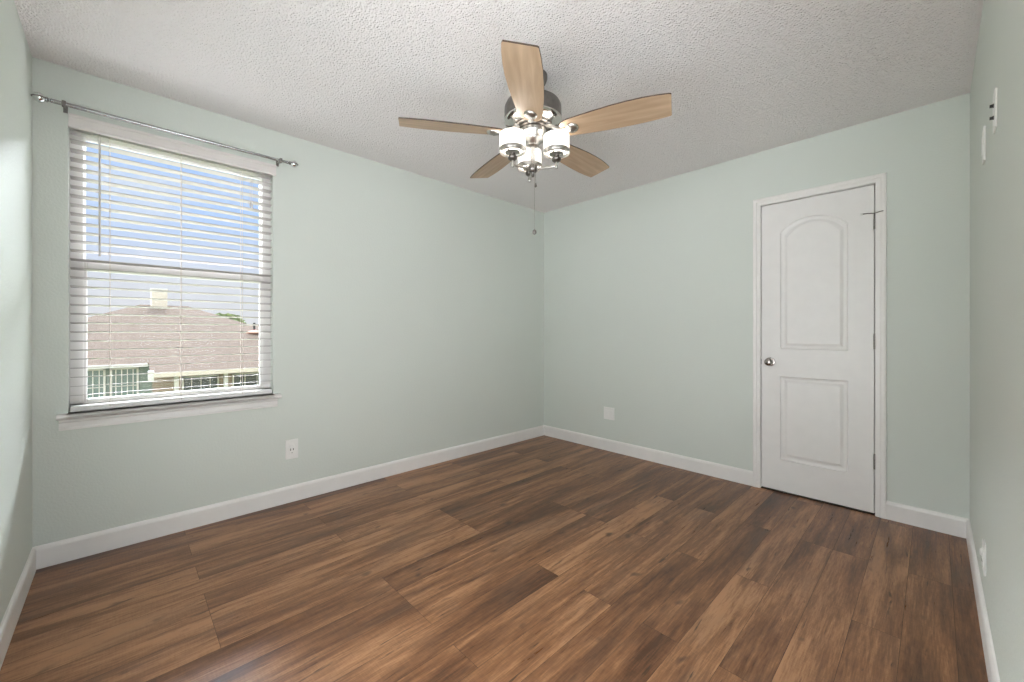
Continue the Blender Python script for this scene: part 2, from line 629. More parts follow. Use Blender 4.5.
# baseboards
BP = [(0, 0), (0.013, 0), (0.013, 0.090), (0.010, 0.100), (0.005, 0.1065), (0, 0.108)]
struct(obj('baseboard_west', sweep_profile(BP, (0, -LEN, 0), (0, 0, 0), (1, 0, 0)), M['trim']))
bm = sweep_profile(BP, (0, 0, 0), (2.056, 0, 0), (0, -1, 0))
merge(bm, sweep_profile(BP, (2.772, 0, 0), (WID, 0, 0), (0, -1, 0)))
struct(obj('baseboard_north', bm, M['trim']))
struct(obj('baseboard_east', sweep_profile(BP, (WID, EY1 + 0.058, 0), (WID, 0, 0), (-1, 0, 0)), M['trim']))
struct(obj('baseboard_south', sweep_profile(BP, (0, -LEN, 0), (OX0 - 0.06, -LEN, 0), (0, 1, 0)), M['trim']))

# ------------------------------------------------------------------ window
FX = -0.085
bm = bmesh.new()
fw = 0.050
add_box(bm, -0.118, WY0, WZ0 + 0.02, -0.062, WY0 + fw, WZ1, 0.003)
add_box(bm, -0.118, WY1 - fw, WZ0 + 0.02, -0.062, WY1, WZ1, 0.003)
add_box(bm, -0.118, WY0, WZ1 - 0.05, -0.062, WY1, WZ1, 0.003)
add_box(bm, -0.118, WY0, WZ0 + 0.02, -0.062, WY1, WZ0 + 0.065, 0.003)
win = struct(obj('window_1', bm, M['vinyl']), 'white single-hung window in the mint wall')


def sash(name, x0, x1, y0, y1, z0, z1, st, rail_t, rail_b, gx):
    bm = bmesh.new()
    add_box(bm, x0, y0, z0, x1, y0 + st, z1, 0.003)
    add_box(bm, x0, y1 - st, z0, x1, y1, z1, 0.003)
    add_box(bm, x0, y0 + st, z1 - rail_t, x1, y1 - st, z1, 0.003)
    add_box(bm, x0, y0 + st, z0, x1, y1 - st, z0 + rail_b, 0.003)
    s = obj(name, bm, M['vinyl'], win)
    obj('glass_pane', box(gx - 0.002, y0 + st - 0.004, z0 + rail_b - 0.004, gx + 0.002, y1 - st + 0.004, z1 - rail_t + 0.004), M['glass'], s)
    return s


sash('upper_sash', -0.112, -0.090, WY0 + fw - 0.004, WY1 - fw + 0.004, 1.450, WZ1 - 0.045, 0.010, 0.03, 0.046, -0.101)
lo = sash('lower_sash', -0.089, -0.064, WY0 + fw - 0.004, WY1 - fw + 0.004, WZ0 + 0.06, 1.497, 0.016, 0.046, 0.022, -0.077)
# interior sill (stool) and apron
bm = bmesh.new()
SP = [(-0.062, 0.704), (0.045, 0.704), (0.052, 0.708), (0.055, 0.716), (0.052, 0.724), (0.045, 0.7295), (-0.062, 0.7295)]
merge(bm, sweep_profile([(u, v) for u, v in SP], (0, WY0 + 0.001, 0), (0, WY1 - 0.001, 0), (1, 0, 0)))
merge(bm, sweep_profile([(max(u, 0.0), v) for u, v in SP if u > 0 or True], (0, -3.571, 0), (0, -2.600, 0), (1, 0, 0)))
obj('window_sill', bm, M['trim'], win)
AP = [(0, 0.704), (0.016, 0.704), (0.016, 0.690), (0.011, 0.683), (0.011, 0.662), (0.015, 0.655), (0.015, 0.648), (0, 0.648)]
obj('sill_apron', sweep_profile(AP, (0, -3.566, 0), (0, -2.614, 0), (1, 0, 0)), M['trim'], win)

# ------------------------------------------------------------------ venetian blind
bl = thing('venetian_blind', 'white horizontal-slat venetian blind hanging open in the window', 'blind', (0.0, (WY0 + WY1) / 2, 0.726))
OY, OZ = (WY0 + WY1) / 2, 0.726
ya, yb = WY0 + 0.006 - OY, WY1 - 0.006 - OY
bm = bmesh.new()
tilt = math.radians(6.0)
for n in range(-13, 17):
    z = 1.4065 + n * 0.0456 - OZ
    prof = []
    for s in range(7):
        u = -0.025 + 0.05 * s / 6
        crown = 0.0007 * (1 - (u / 0.025) ** 2)
        prof.append((u, crown + 0.0013))
    prof += [(u, c - 0.0026) for u, c in reversed(prof)]
    rp = []
    for u, v in prof:
        rp.append((u * math.cos(tilt) - v * math.sin(tilt) - 0.026, u * math.sin(tilt) + v * math.cos(tilt) + z - 0.0018))
    merge(bm, sweep_profile(rp, (0, ya, 0), (0, yb, 0), (1, 0, 0)))
obj('slats', bm, M['slat'], bl)
obj('headrail', box(-0.052, ya, 2.150 - OZ, -0.002, yb, 2.200 - OZ, 0.003), M['vinyl'], bl)
VP = [(0.0, 2.146), (0.012, 2.142), (0.019, 2.147), (0.019, 2.154), (0.016, 2.158), (0.016, 2.196), (0.019, 2.199), (0.022, 2.205), (0.022, 2.210), (0.0, 2.210)]
obj('valance', sweep_profile([(u + 0.001, v - OZ) for u, v in VP], (0, -3.533 - OY, 0), (0, -2.622 - OY, 0), (1, 0, 0)), M['valance'], bl)
obj('bottom_rail', box(-0.050, ya, 0.732 - OZ, -0.001, yb, 0.760 - OZ, 0.004), M['rail'], bl)
for y in (-3.388, -3.098, -2.805):
    bm = bmesh.new()
    for x in (-0.0525, 0.0005):
        merge(bm, tube([(x, y - OY, 2.16 - OZ), (x, y - OY, 0.745 - OZ)], 0.0011, 6))
    obj('ladder_cord', bm, M['cord'], bl)
wn = obj('tilt_wand', tube([(0.006, -3.425 - OY, 2.140 - OZ), (0.007, -3.425 - OY, 1.52 - OZ)], 0.0042, 6), M['wand'], bl)
obj('wand_hook', tube([(0.002, -3.425 - OY, 2.155 - OZ), (0.006, -3.425 - OY, 2.150 - OZ), (0.006, -3.425 - OY, 2.136 - OZ)], 0.0022, 6), M['nickel'], wn)
lc = bmesh.new()
for dy in (0.0, 0.010):
    merge(lc, tube([(0.004, -2.764 + dy - OY, 2.150 - OZ), (0.005, -2.764 + dy - OY, 1.95 - OZ)], 0.0010, 6))
lco = obj('lift_cord', lc, M['cord'], bl)
for dy in (0.0, 0.010):
    obj('tassel', lathe([(0.0015, 0.018), (0.0028, 0.014), (0.0045, -0.016), (0.0030, -0.020)], 10, origin=(0.005, -2.764 + dy - OY, 1.936 - dy - OZ)), M['wand'], lco, True)

# ------------------------------------------------------------------ curtain rod
cr = thing('curtain_rod', 'bare silver curtain rod with ball ends above the window', 'curtain rod', (0.0, -3.085, 2.20))
ry, rz_ = -3.085, 2.20
rod = bmesh.new()
merge(rod, tube([(0.08, -3.578 - ry, 2.2255 - rz_), (0.08, -2.90 - ry, 2.2255 - rz_)], 0.0098, 14))
merge(rod, tube([(0.08, -2.92 - ry, 2.2255 - rz_), (0.08, -2.579 - ry, 2.2255 - rz_)], 0.0082, 14))
obj('rod', rod, M['rodmetal'], cr, True)
for sgn, y in ((-1, -3.578), (1, -2.579)):
    f = obj('finial', lathe([(0, 0), (0.009, 0.001), (0.010, 0.006), (0.0065, 0.009), (0.0065, 0.013), (0.012, 0.017),
                             (0.012, 0.021), (0.007, 0.023)], 20, axis='Y' if sgn > 0 else '-Y', origin=(0.08, y - ry, 2.2255 - rz_)), M['rodmetal'], cr, True)
    b2 = bmesh.new()
    bmesh.ops.create_uvsphere(b2, u_segments=24, v_segments=14, radius=0.0225)
    b2.transform(Matrix.Translation((0.08, y + sgn * 0.043 - ry, 2.2255 - rz_)))
    obj('finial_ball', b2, M['crystal'], f, True)
    ring = bmesh.new()
    pts = [(0.08 + 0.0236 * math.sin(a), y + sgn * 0.043 - ry + 0.0236 * math.cos(a), 2.2255 - rz_) for a in [2 * PI * k / 24 for k in range(25)]]
    merge(ring, tube(pts, 0.0030, 6))
    obj('finial_ring', ring, M['darknickel'], f, True)
for y in (-3.543, -2.612):
    bm = bmesh.new()
    add_box(bm, 0.0, y - 0.008 - ry, 2.2125 - rz_, 0.004, y + 0.008 - ry, 2.248 - rz_, 0.0015)
    merge(bm, tube([(0.003, y - ry, 2.230 - rz_), (0.040, y - ry, 2.229 - rz_), (0.072, y - ry, 2.2255 - rz_)], 0.0042, 10))
    add_box(bm, 0.0685, y - 0.007 - ry, 2.2122 - rz_, 0.0915, y + 0.007 - ry, 2.239 - rz_, 0.002)
    obj('bracket', bm, M['darknickel'], cr, True)

# ------------------------------------------------------------------ door
SX0, SX1, SZ0, SZ1 = 2.105, 2.717, 0.012, 2.040
YF = 0.004                        # front face of the slab
bm = bmesh.new()


def loop_verts(pts, y):
    return [bm.verts.new((x, y, z)) for x, z in pts]


def ring_edges(vs):
    return [bm.edges.new((vs[k], vs[(k + 1) % len(vs)])) for k in range(len(vs))]


def panel_outline(x0, x1, z0, zs, rise, d):
    pts = [(x0 + d, z0 + d), (x1 - d, z0 + d)]
    n = 18
    if rise <= 0:
        return pts + [(x1 - d, zs - d), (x0 + d, zs - d)]
    for k in range(n + 1):
        t = k / n
        x = (x1 - d) + (x0 - x1 + 2 * d) * t
        hw, R = (x1 - x0) / 2, ((x1 - x0) ** 2 / 4 + rise ** 2) / (2 * rise)
        q = (t - 0.5) * 2 * hw
        pts.append((x, zs - d + math.sqrt(R * R - q * q) - (R - rise)))
    return pts


outer = loop_verts([(SX0, SZ0), (SX1, SZ0), (SX1, SZ1), (SX0, SZ1)], YF)
ed = ring_edges(outer)
steps = [(0.0, 0.0), (0.005, 0.007), (0.014, 0.010), (0.024, 0.010), (0.042, 0.0015)]
for args in ((2.221, 2.593, 1.010, 1.830, 0.085), (2.221, 2.593, 0.232, 0.818, 0.0)):
    prev = None
    for d, dep in steps:
        vs = loop_verts(panel_outline(*args, d), YF + dep)
        if prev is None:
            ed += ring_edges(vs)
        else:
            for k in range(len(vs)):
                k2 = (k + 1) % len(vs)
                bm.faces.new((prev[k], prev[k2], vs[k2], vs[k]))
        prev = vs
    bm.faces.new(prev)
bmesh.ops.triangle_fill(bm, edges=ed, use_beauty=True, normal=(0, -1, 0))
back = loop_verts([(SX0, SZ0), (SX1, SZ0), (SX1, SZ1), (SX0, SZ1)], YF + 0.035)
for k in range(4):
    bm.faces.new((outer[k], outer[(k + 1) % 4], back[(k + 1) % 4], back[k]))
bm.faces.new(back)
door = struct(obj('door_1', bm, M['door']), 'white two-panel interior door with an arched top panel')
# jamb with stop
bm = bmesh.new()
add_box(bm, DX0, 0.0, 0.0, SX0 - 0.0035, TH, DZ1)
add_box(bm, SX1 + 0.0060, 0.0, 0.0, DX1, TH, DZ1)
add_box(bm, DX0, 0.0, SZ1 + 0.0055, DX1, TH, DZ1)
add_box(bm, SX0 - 0.0036, YF + 0.036, 0.0, SX0 + 0.010, YF + 0.066, SZ1)
add_box(bm, SX1 - 0.010, YF + 0.036, 0.0, SX1 + 0.0061, YF + 0.066, SZ1)
add_box(bm, SX0, YF + 0.036, SZ1 - 0.010, SX1, YF + 0.066, SZ1 + 0.0056)
struct(obj('door_frame', bm, M['trim']))
# casing, mitred profile
CP = [(0.0, 0.0), (0.0, 0.010), (0.004, 0.0125), (0.024, 0.0125), (0.027, 0.0165), (0.040, 0.0175), (0.049, 0.015), (0.051, 0.0)]  # (outwards, proud)
bm = bmesh.new()
ix0, ix1, iz = 2.1030, 2.7245, 2.0470
stations = []
for u, p in CP:
    stations.append([(ix0 - u, -p, 0.0), (ix0 - u, -p, iz + u), (ix1 + u, -p, iz + u), (ix1 + u, -p, 0.0)])
vv = [[bm.verts.new(c) for c in s] for s in stations]
for k in range(len(vv)):
    k2 = (k + 1) % len(vv)
    for j in range(3):
        bm.faces.new((vv[k][j], vv[k][j + 1], vv[k2][j + 1], vv[k2][j]))
bm.faces.new([v[0] for v in vv])
bm.faces.new([v[3] for v in vv])
struct(obj('trim_1', bm, M['trim']), 'white door casing')
# casings around the two added fill-light openings behind the camera
bm = bmesh.new()
for a, b in ((OX0 - 0.055, OX0), (OX1, OX1 + 0.055)):
    add_box(bm, a, -LEN, 0, b, -LEN + 0.015, OZ1, 0.004)
add_box(bm, OX0 - 0.055, -LEN, OZ1, OX1 + 0.055, -LEN + 0.015, OZ1 + 0.055, 0.004)
struct(obj('trim_3', bm, M['trim']))
bm = bmesh.new()
for a, b in ((EY0 - 0.055, EY0), (EY1, EY1 + 0.055)):
    add_box(bm, WID - 0.015, a, 0, WID, b, OZ1, 0.004)
add_box(bm, WID - 0.015, EY0 - 0.055, OZ1, WID, EY1 + 0.055, OZ1 + 0.055, 0.004)
struct(obj('trim_4', bm, M['trim']))
# knob
M['knob'] = plain('satin_nickel_knob', (0.36, 0.335, 0.31), 0.24, 1.0, 0.06, 40.0)
kn = obj('door_knob', lathe([(0, 0.062), (0.012, 0.0615), (0.021, 0.058), (0.0265, 0.050), (0.0275, 0.043), (0.024, 0.036), (0.016, 0.030), (0.011, 0.026),
                             (0.0105, 0.014), (0.014, 0.010), (0.030, 0.007), (0.0315, 0.003), (0.0315, 0.0)], 32, axis='-Y', origin=(2.160, YF, 0.918)), M['knob'], door, True)
kn['label'] = 'brushed nickel round door knob'
obj('keyhole', lathe([(0, 0.0628), (0.003, 0.0626), (0.003, 0.060)], 12, axis='-Y', origin=(2.160, YF, 0.918)), M['dark'], kn)
bm = box(SX0 - 0.0005, YF + 0.004, 0.885, SX0 + 0.001, YF + 0.028, 0.945)
merge(bm, box(SX0 - 0.0062, YF - 0.006, 0.896, SX0 - 0.001, YF + 0.006, 0.936, 0.001))
obj('latch_plate', bm, M['darknickel'], door)
for i, z in enumerate((1.810, 1.070, 0.330)):
    bm = bmesh.new()
    merge(bm, lathe([(0.0055, -0.045), (0.0055, 0.045)], 14, origin=(2.7205, YF - 0.005, z)))
    merge(bm, lathe([(0.003, 0.045), (0.0045, 0.046), (0.0045, 0.049), (0.002, 0.051)], 12, origin=(2.7205, YF - 0.005, z)))
    hg = obj('hinge', bm, M['darknickel'], door, True)
    bm = bmesh.new()
    for q in (-0.027, -0.009, 0.009, 0.027):
        merge(bm, lathe([(0.0057, q - 0.0006), (0.0057, q + 0.0006)], 14, origin=(2.7205, YF - 0.005, z)))
    obj('knuckle_gap', bm, M['dark'], hg)
    if i == 0:
        bm = bmesh.new()
        merge(bm, lathe([(0.008, 0.0505), (0.008, 0.0545)], 14, origin=(2.7205, YF - 0.005, z)))
        merge(bm, tube([(2.7205, YF - 0.006, z + 0.0525), (2.690, YF - 0.030, z + 0.0525), (2.664, YF - 0.036, z + 0.0525)], 0.0028, 8))
        merge(bm, tube([(2.7205, YF - 0.006, z + 0.0525), (2.744, YF - 0.032, z + 0.0525), (2.762, YF - 0.040, z + 0.0525)], 0.0028, 8))
        obj('hinge_stop', bm, M['darknickel'], hg, True)['label'] = 'hinge pin door stop'
        bm = bmesh.new()
        merge(bm, tube([(2.668, YF - 0.0355, z + 0.0525), (2.655, YF - 0.034, z + 0.0525)], 0.006, 10))
        obj('rubber_tip', bm, M['plate'], hg, True)
struct(obj('trim_2', box(SX0 - 0.003, 0.0, 0.0, SX1 + 0.003, 0.10, 0.0035), M['bronze']))

# ------------------------------------------------------------------ wall plates


def plate_frame(normal_rz, name, label, cat, loc):
    """local: x along the wall, -y out of the wall, z up"""
    return thing(name, label, cat, loc, normal_rz)


def screw(o, x, z, y):
    obj('screw', lathe([(0, 0.0012), (0.0022, 0.001), (0.003, 0.0)], 10, axis='-Y', origin=(x, y, z)), M['plate'], o)


def cover(wd, ht, th=0.0055):
    bm = bmesh.new()
    add_box(bm, -wd / 2, -th, -ht / 2, wd / 2, 0, ht / 2, 0.0022, 3)
    return bm


# duplex outlet under the window (west wall: out = +x -> rotate so local -y = +x)
o = plate_frame(PI / 2, 'wall_outlet', 'white electrical outlet with dark slots on the mint wall right of the window', 'outlet', (0.0, -2.527, 0.350))
obj('cover_plate', cover(0.078, 0.128), M['plate'], o)
ins = obj('socket_face', box(-0.0165, -0.0075, -0.0335, 0.0165, -0.004, 0.0335, 0.0012), M['plate'], o)
obj('slot', box(-0.0105, -0.0079, -0.0085, -0.0062, -0.0073, 0.0055), M['dark'], ins)
obj('slot', box(0.0062, -0.0079, -0.0080, 0.0105, -0.0073, 0.0050), M['dark'], ins)
obj('ground_hole', lathe([(0, 0.0004), (0.0026, 0.0004), (0.0026, -0.0002)], 12, axis='-Y', origin=(0, -0.0075, -0.0235)), M['dark'], ins)
bm = lathe([(0, 0.004), (0.012, 0.004), (0.0135, 0.002), (0.0135, 0)], 24, axis='-Y', origin=(0, -0.0073, 0.0185))
obj('socket_cap', bm, M['plate'], ins, True)
for z in (0.050, -0.050):
    screw(o, 0, z, -0.0055)

# double plate on the door wall
o = plate_frame(0.0, 'wall_plate', 'white square double wall plate on the wall left of the door', 'wall plate', (0.828, 0.0, 0.355))
obj('cover_plate', cover(0.114, 0.116), M['plate'], o)
for x in (-0.023, 0.023):
    obj('insert', box(x - 0.0165, -0.0078, -0.0335, x + 0.0165, -0.004, 0.0335, 0.0015), M['plate'], o)
for x in (-0.023, 0.023):
    for z in (0.048, -0.048):
        screw(o, x, z, -0.0055)

# east wall: out = -x
RZE = -PI / 2
o = plate_frame(RZE, 'wall_outlet', 'white outlet low on the right wall just above the baseboard', 'outlet', (WID, -0.985, 0.277))
obj('cover_plate', cover(0.072, 0.116, 0.006), M['plate'], o)
ins = obj('socket_face', box(-0.0165, -0.0085, -0.0335, 0.0165, -0.004, 0.0335, 0.0012), M['plate'], o)
obj('slot', box(-0.0078, -0.0089, -0.018, -0.0052, -0.0083, -0.009), M['dark'], ins)
obj('slot', box(0.0052, -0.0089, -0.018, 0.0078, -0.0083, -0.010), M['dark'], ins)
for z in (0.017,):
    obj('socket_cap', lathe([(0, 0.006), (0.010, 0.006), (0.013, 0.003), (0.013, 0)], 20, axis='-Y', origin=(0, -0.0083, z)), M['plate'], ins, True)

o = plate_frame(RZE, 'cable_plate', 'white cable plate high on the right wall with two dark connectors', 'wall plate', (WID, -1.363, 1.827))
obj('cover_plate', cover(0.070, 0.120, 0.005), M['plate'], o)
for z in (0.018, -0.020):
    bm = bmesh.new()
    merge(bm, lathe([(0.0050, 0.0085), (0.0050, 0.002), (0.0065, 0.002), (0.0065, 0.0)], 12, axis='-Y', origin=(0, -0.005, z)))
    obj('connector', bm, M['dark'], o, True)
for z in (0.049, -0.049):
    screw(o, 0, z, -0.005)
o = plate_frame(RZE, 'wall_plate', 'plain white wall plate high on the right wall nearer the door corner', 'wall plate', (WID, -0.963, 1.845))
obj('cover_plate', cover(0.070, 0.130, 0.006), M['plate'], o)
obj('insert', box(-0.0165, -0.0085, -0.0335, 0.0165, -0.004, 0.0335, 0.0012), M['plate'], o)
for z in (0.049, -0.049):
    screw(o, 0, z, -0.006)

# ------------------------------------------------------------------ ceiling fan
FXc, FYc = 1.550, -1.827
fan = thing('ceiling_fan', 'five-blade ceiling fan with maple blades and a lit three-shade light kit', 'ceiling fan', (FXc, FYc, 2.44))


def fz(prof):
    return [(r, z - 2.44) for r, z in prof]


obj('canopy', lathe(fz([(0.074, 2.44), (0.074, 2.425), (0.066, 2.404), (0.040, 2.385), (0.018, 2.378)]), 40), M['darknickel'], fan, True)
obj('downrod', lathe(fz([(0.014, 2.382), (0.014, 2.310)]), 20), M['darknickel'], fan, True)
mot = obj('motor_housing', lathe(fz([(0.018, 2.335), (0.034, 2.332), (0.050, 2.318), (0.110, 2.308), (0.136, 2.296), (0.144, 2.280),
                                     (0.1455, 2.262), (0.1455, 2.216)]), 56), M['darknickel'], fan, True)
obj('housing_ring', lathe(fz([(0.1455, 2.216), (0.148, 2.213), (0.148, 2.206), (0.142, 2.198), (0.126, 2.190), (0.100, 2.186), (0.100, 2.184),
                              (0.090, 2.184)]), 56), M['chrome'], mot, True)
obj('rotor_plate', lathe(fz([(0.092, 2.192), (0.092, 2.180), (0.086, 2.176), (0.080, 2.176), (0.080, 2.168), (0.060, 2.164)]), 48), M['darknickel'], fan, True)
sw = obj('switch_housing', lathe(fz([(0.058, 2.168), (0.066, 2.162), (0.068, 2.154), (0.066, 2.140), (0.060, 2.134), (0.056, 2.118), (0.058, 2.114), (0.056, 2.108),
                                     (0.038, 2.096), (0.030, 2.088), (0.030, 2.082), (0.016, 2.076)]), 44), M['nickel'], fan, True)
obj('stem', lathe(fz([(0.0105, 2.080), (0.0105, 1.985)]), 20), M['chrome'], fan, True)
obj('hub', lathe(fz([(0.011, 1.990), (0.020, 1.984), (0.025, 1.974), (0.025, 1.960), (0.019, 1.950), (0.010, 1.946), (0.008, 1.936), (0.009, 1.930), (0.004, 1.924), (0, 1.924)]), 32), M['darknickel'], fan, True)

BZ = 2.136 - 2.44
th0 = math.radians(-49.9)


def blade_outline():
    # u outwards, v: left positive; right-hand side (v<0) bulges
    right = [(0.150, -0.030), (0.160, -0.046), (0.185, -0.058), (0.24, -0.066), (0.32, -0.076), (0.40, -0.0845), (0.48, -0.089), (0.55, -0.0885), (0.61, -0.084), (0.656, -0.078), (0.664, -0.073)]
    left = [(0.661, 0.052), (0.657, 0.058), (0.61, 0.064), (0.54, 0.069), (0.44, 0.070), (0.34, 0.067), (0.25, 0.061), (0.19, 0.054), (0.162, 0.044), (0.150, 0.028)]
    return right + left


def make_blade(ang, first=None):
    mtx = Matrix.Rotation(ang, 4, 'Z') @ Matrix.Translation((0, 0, BZ)) @ Matrix.Rotation(math.radians(-12.5), 4, 'X')
    if first:
        b = first[0].copy()
        i = first[1].copy()
        d = first[2].copy()
        for x in (b, i, d):
            COL.objects.link(x)
        b.parent = fan
        i.parent = fan
        d.parent = i
        b.matrix_local = mtx
        i.matrix_local = Matrix.Rotation(ang, 4, 'Z')
        return
    bm = prism(blade_outline(), 0.0, 0.0065)
    for f in bm.faces:
        f.material_index = 1
    bm.faces.ensure_lookup_table()
    for f in bm.faces:
        if all(abs(v.co.z) < 1e-6 for v in f.verts):
            f.material_index = 0
    b = obj('blade', bm, [M['maple'], M['walnut']], fan)
    b.matrix_local = mtx
    # blade iron: arm from the rotor to a round medallion under the blade root
    bm = bmesh.new()
    arm = [(0.078, 0.0, 2.174 - 2.44), (0.105, 0, 2.162 - 2.44), (0.135, 0.0, 2.142 - 2.44), (0.165, 0, 2.134 - 2.44), (0.205, 0, 2.127 - 2.44)]
    t = tube(arm, 0.008, 10, radii=[0.010, 0.009, 0.008, 0.009, 0.011])
    for v in t.verts:
        v.co.y *= 1.5
    merge(bm, t)
    add_box(bm, 0.070, -0.020, 2.166 - 2.44, 0.100, 0.020, 2.180 - 2.44, 0.003)
    i = obj('blade_iron', bm, M['nickel'], fan, True)
    i.matrix_local = Matrix.Rotation(ang, 4, 'Z')
    bm = lathe([(0, -0.015), (0.014, -0.0145), (0.024, -0.012), (0.031, -0.006), (0.033, -0.001), (0.033, 0.0)], 28)
    bm.transform(Matrix.Translation((0.205, 0, BZ - 0.0)) @ Matrix.Rotation(math.radians(-12.5), 4, 'X'))
    d = obj('medallion', bm, M['nickel'], i, True)
    return (b, i, d)


first = make_blade(th0)
for k in range(1, 5):
    make_blade(th0 + k * 2 * PI / 5, first)

# light kit: three arms with upright drum shades
SHR = 0.127
yaw = 0.8046
right = Vector((math.cos(yaw), math.sin(yaw), 0))
fwd = Vector((-math.sin(yaw), math.cos(yaw), 0))
protos = None
for k in range(3):
    phi = math.radians(95 + 120 * k)
    d = right * math.cos(phi) + fwd * math.sin(phi)
    c = d * SHR
    if protos is None:
        pts = []
        # arm along +x from hub to elbow, then up
        for r, z in ((0.020, 1.962), (0.060, 1.960), (0.100, 1.958), (0.1165, 1.9585), (0.1245, 1.963), (0.1270, 1.972), (0.1270, 1.986)):
            pts.append((r, 0, z - 2.44))
        bm = tube(pts, 0.0056, 12)
        merge(bm, lathe(fz([(0.0, 1.946), (0.007, 1.947), (0.0085, 1.953), (0.0085, 1.962), (0.006, 1.966)]), 14, origin=(SHR, 0, 0)))
        arm = obj('lamp_arm', bm, M['nickel'], fan, True)
        cup = obj('fitter_cup', lathe(fz([(0.006, 1.978), (0.013, 1.979), (0.022, 1.986), (0.0235, 1.994), (0.020, 2.000), (0.0135, 2.002), (0.0135, 2.022), (0, 2.022)]), 24, origin=(SHR, 0, 0)), M['darknickel'], arm, True)
        # open bottom ring with spokes
        bm = bmesh.new()
        merge(bm, lathe(fz([(0.0655, 2.020), (0.0668, 2.024), (0.0668, 2.036), (0.0645, 2.038), (0.052, 2.030), (0.050, 2.022), (0.052, 2.018), (0.0655, 2.020)])[:-1], 40, origin=(SHR, 0, 0)))
        # remove the caps of the ring profile
        caps = [f for f in bm.faces if len(f.verts) > 4]
        bmesh.ops.delete(bm, geom=caps, context='FACES_ONLY')
        # close ring between last and first profile point
        for q in range(3):
            a = 2 * PI * q / 3 + 0.5
            merge(bm, tube([(SHR + 0.012 * math.cos(a), 0.012 * math.sin(a), 2.004 - 2.44), (SHR + 0.034 * math.cos(a), 0.034 * math.sin(a), 2.010 - 2.44),
                            (SHR + 0.054 * math.cos(a), 0.054 * math.sin(a), 2.022 - 2.44)], 0.0030, 8))
        merge(bm, lathe(fz([(0.014, 2.0145), (0.036, 2.0165), (0.037, 2.019), (0.014, 2.018)]), 32, origin=(SHR, 0, 0)))
        bmesh.ops.delete(bm, geom=[f for f in bm.faces if len(f.verts) > 12], context='FACES_ONLY')
        ring = obj('shade_ring', bm, M['nickel'], arm, True)
        prof = [(0.0625, 2.030), (0.0640, 2.034), (0.0640, 2.108), (0.0630, 2.110), (0.0608, 2.110), (0.0600, 2.108), (0.0600, 2.032)]
        bm = lathe(fz(prof), 44, origin=(SHR, 0, 0))
        caps = [f for f in bm.faces if len(f.verts) > 4]
        bmesh.ops.delete(bm, geom=caps, context='FACES_ONLY')
        shade = obj('glass_shade', bm, M['shade'], arm, True)
        bulb = obj('bulb', lathe(fz([(0.010, 2.020), (0.012, 2.034), (0.018, 2.044), (0.0225, 2.056), (0.021, 2.067), (0.013, 2.074), (0, 2.076)]), 20, origin=(SHR, 0, 0)), M['bulb'], arm, True)
        protos = (arm, cup, ring, shade, bulb)
        cur = arm
    else:
        cur = protos[0].copy()
        COL.objects.link(cur)
        cur.parent = fan
        for s in protos[1:]:
            x = s.copy()
            COL.objects.link(x)
            x.parent = cur
    cur.matrix_local = Matrix.Rotation(math.atan2(d.y, d.x), 4, 'Z')
    ld = bpy.data.lights.new('lamp_glow', 'POINT')
    ld.energy = LAMP_W
    ld.color = (1.0, 0.94, 0.87)
    ld.shadow_soft_size = 0.02
    lo_ = bpy.data.objects.new('lamp_glow', ld)
    COL.objects.link(lo_)
    lo_.location = (FXc + c.x, FYc + c.y, 2.098)

# pull chains


def chain(name, x, y, z0, z1, fobprof):
    bm = bmesh.new()
    merge(bm, tube([(x, y, z0 - 2.44), (x, y, z1 - 2.44)], 0.0008, 6))
    n = int((z0 - z1) / 0.006)
    for q in range(n):
        t = bmesh.new()
        bmesh.ops.create_icosphere(t, subdivisions=1, radius=0.0017)
        t.transform(Matrix.Translation((x, y, z0 - 0.006 * q - 2.44)))
        merge(bm, t)
    ch = obj(name, bm, M['chrome'], fan, True)
    obj('chain_fob', lathe([(r, z + z1 - 2.44) for r, z in fobprof], 16, origin=(x, y, 0)), M['darknickel'], ch, True)


offn = -fwd * 0.045 + right * 0.006
chain('pull_chain', offn.x, offn.y, 2.125, 1.645, [(0, 0.002), (0.003, 0.0), (0.0085, -0.006), (0.0105, -0.014), (0.0085, -0.022), (0, -0.027)])
offn2 = fwd * 0.030 + right * 0.016
chain('pull_chain', offn2.x, offn2.y, 2.110, 1.905, [(0, 0.002), (0.003, 0.0), (0.006, -0.010), (0.007, -0.018), (0, -0.024)])

# ------------------------------------------------------------------ outside
gr = obj('ground', box(-120, -90, -3.1, -1.5, 90, -2.9), M['grass'])
struct(gr)
# unseen facade and eave of this house, added to shield the neighbour from eastern glow
bm = bmesh.new()
for y0, y1, z0, z1 in ((-13.0, -LEN - TH, -2.9, 3.4), (TH, 9.0, -2.9, 3.4), (-LEN - TH, TH, -2.9, -0.1), (-LEN - TH, TH, H + 0.15, 3.4)):
    add_box(bm, -0.12, y0, z0, 0.0, y1, z1)
add_box(bm, -0.45, -13.0, 3.0, 0.0, 9.0, 3.2)
struct(obj('wall_outside', bm, M['brick']))

hs = thing('neighbor_house', 'tan one-story house with a brown shingle roof and chimney outside the window', 'house', (-20.0, 0.0, -2.9))
HX, HZ = -20.0, -2.9


def hv(bm, pts):
    return bm.faces.new([bm.verts.new((x - HX, y, z - HZ)) for x, y, z in pts])


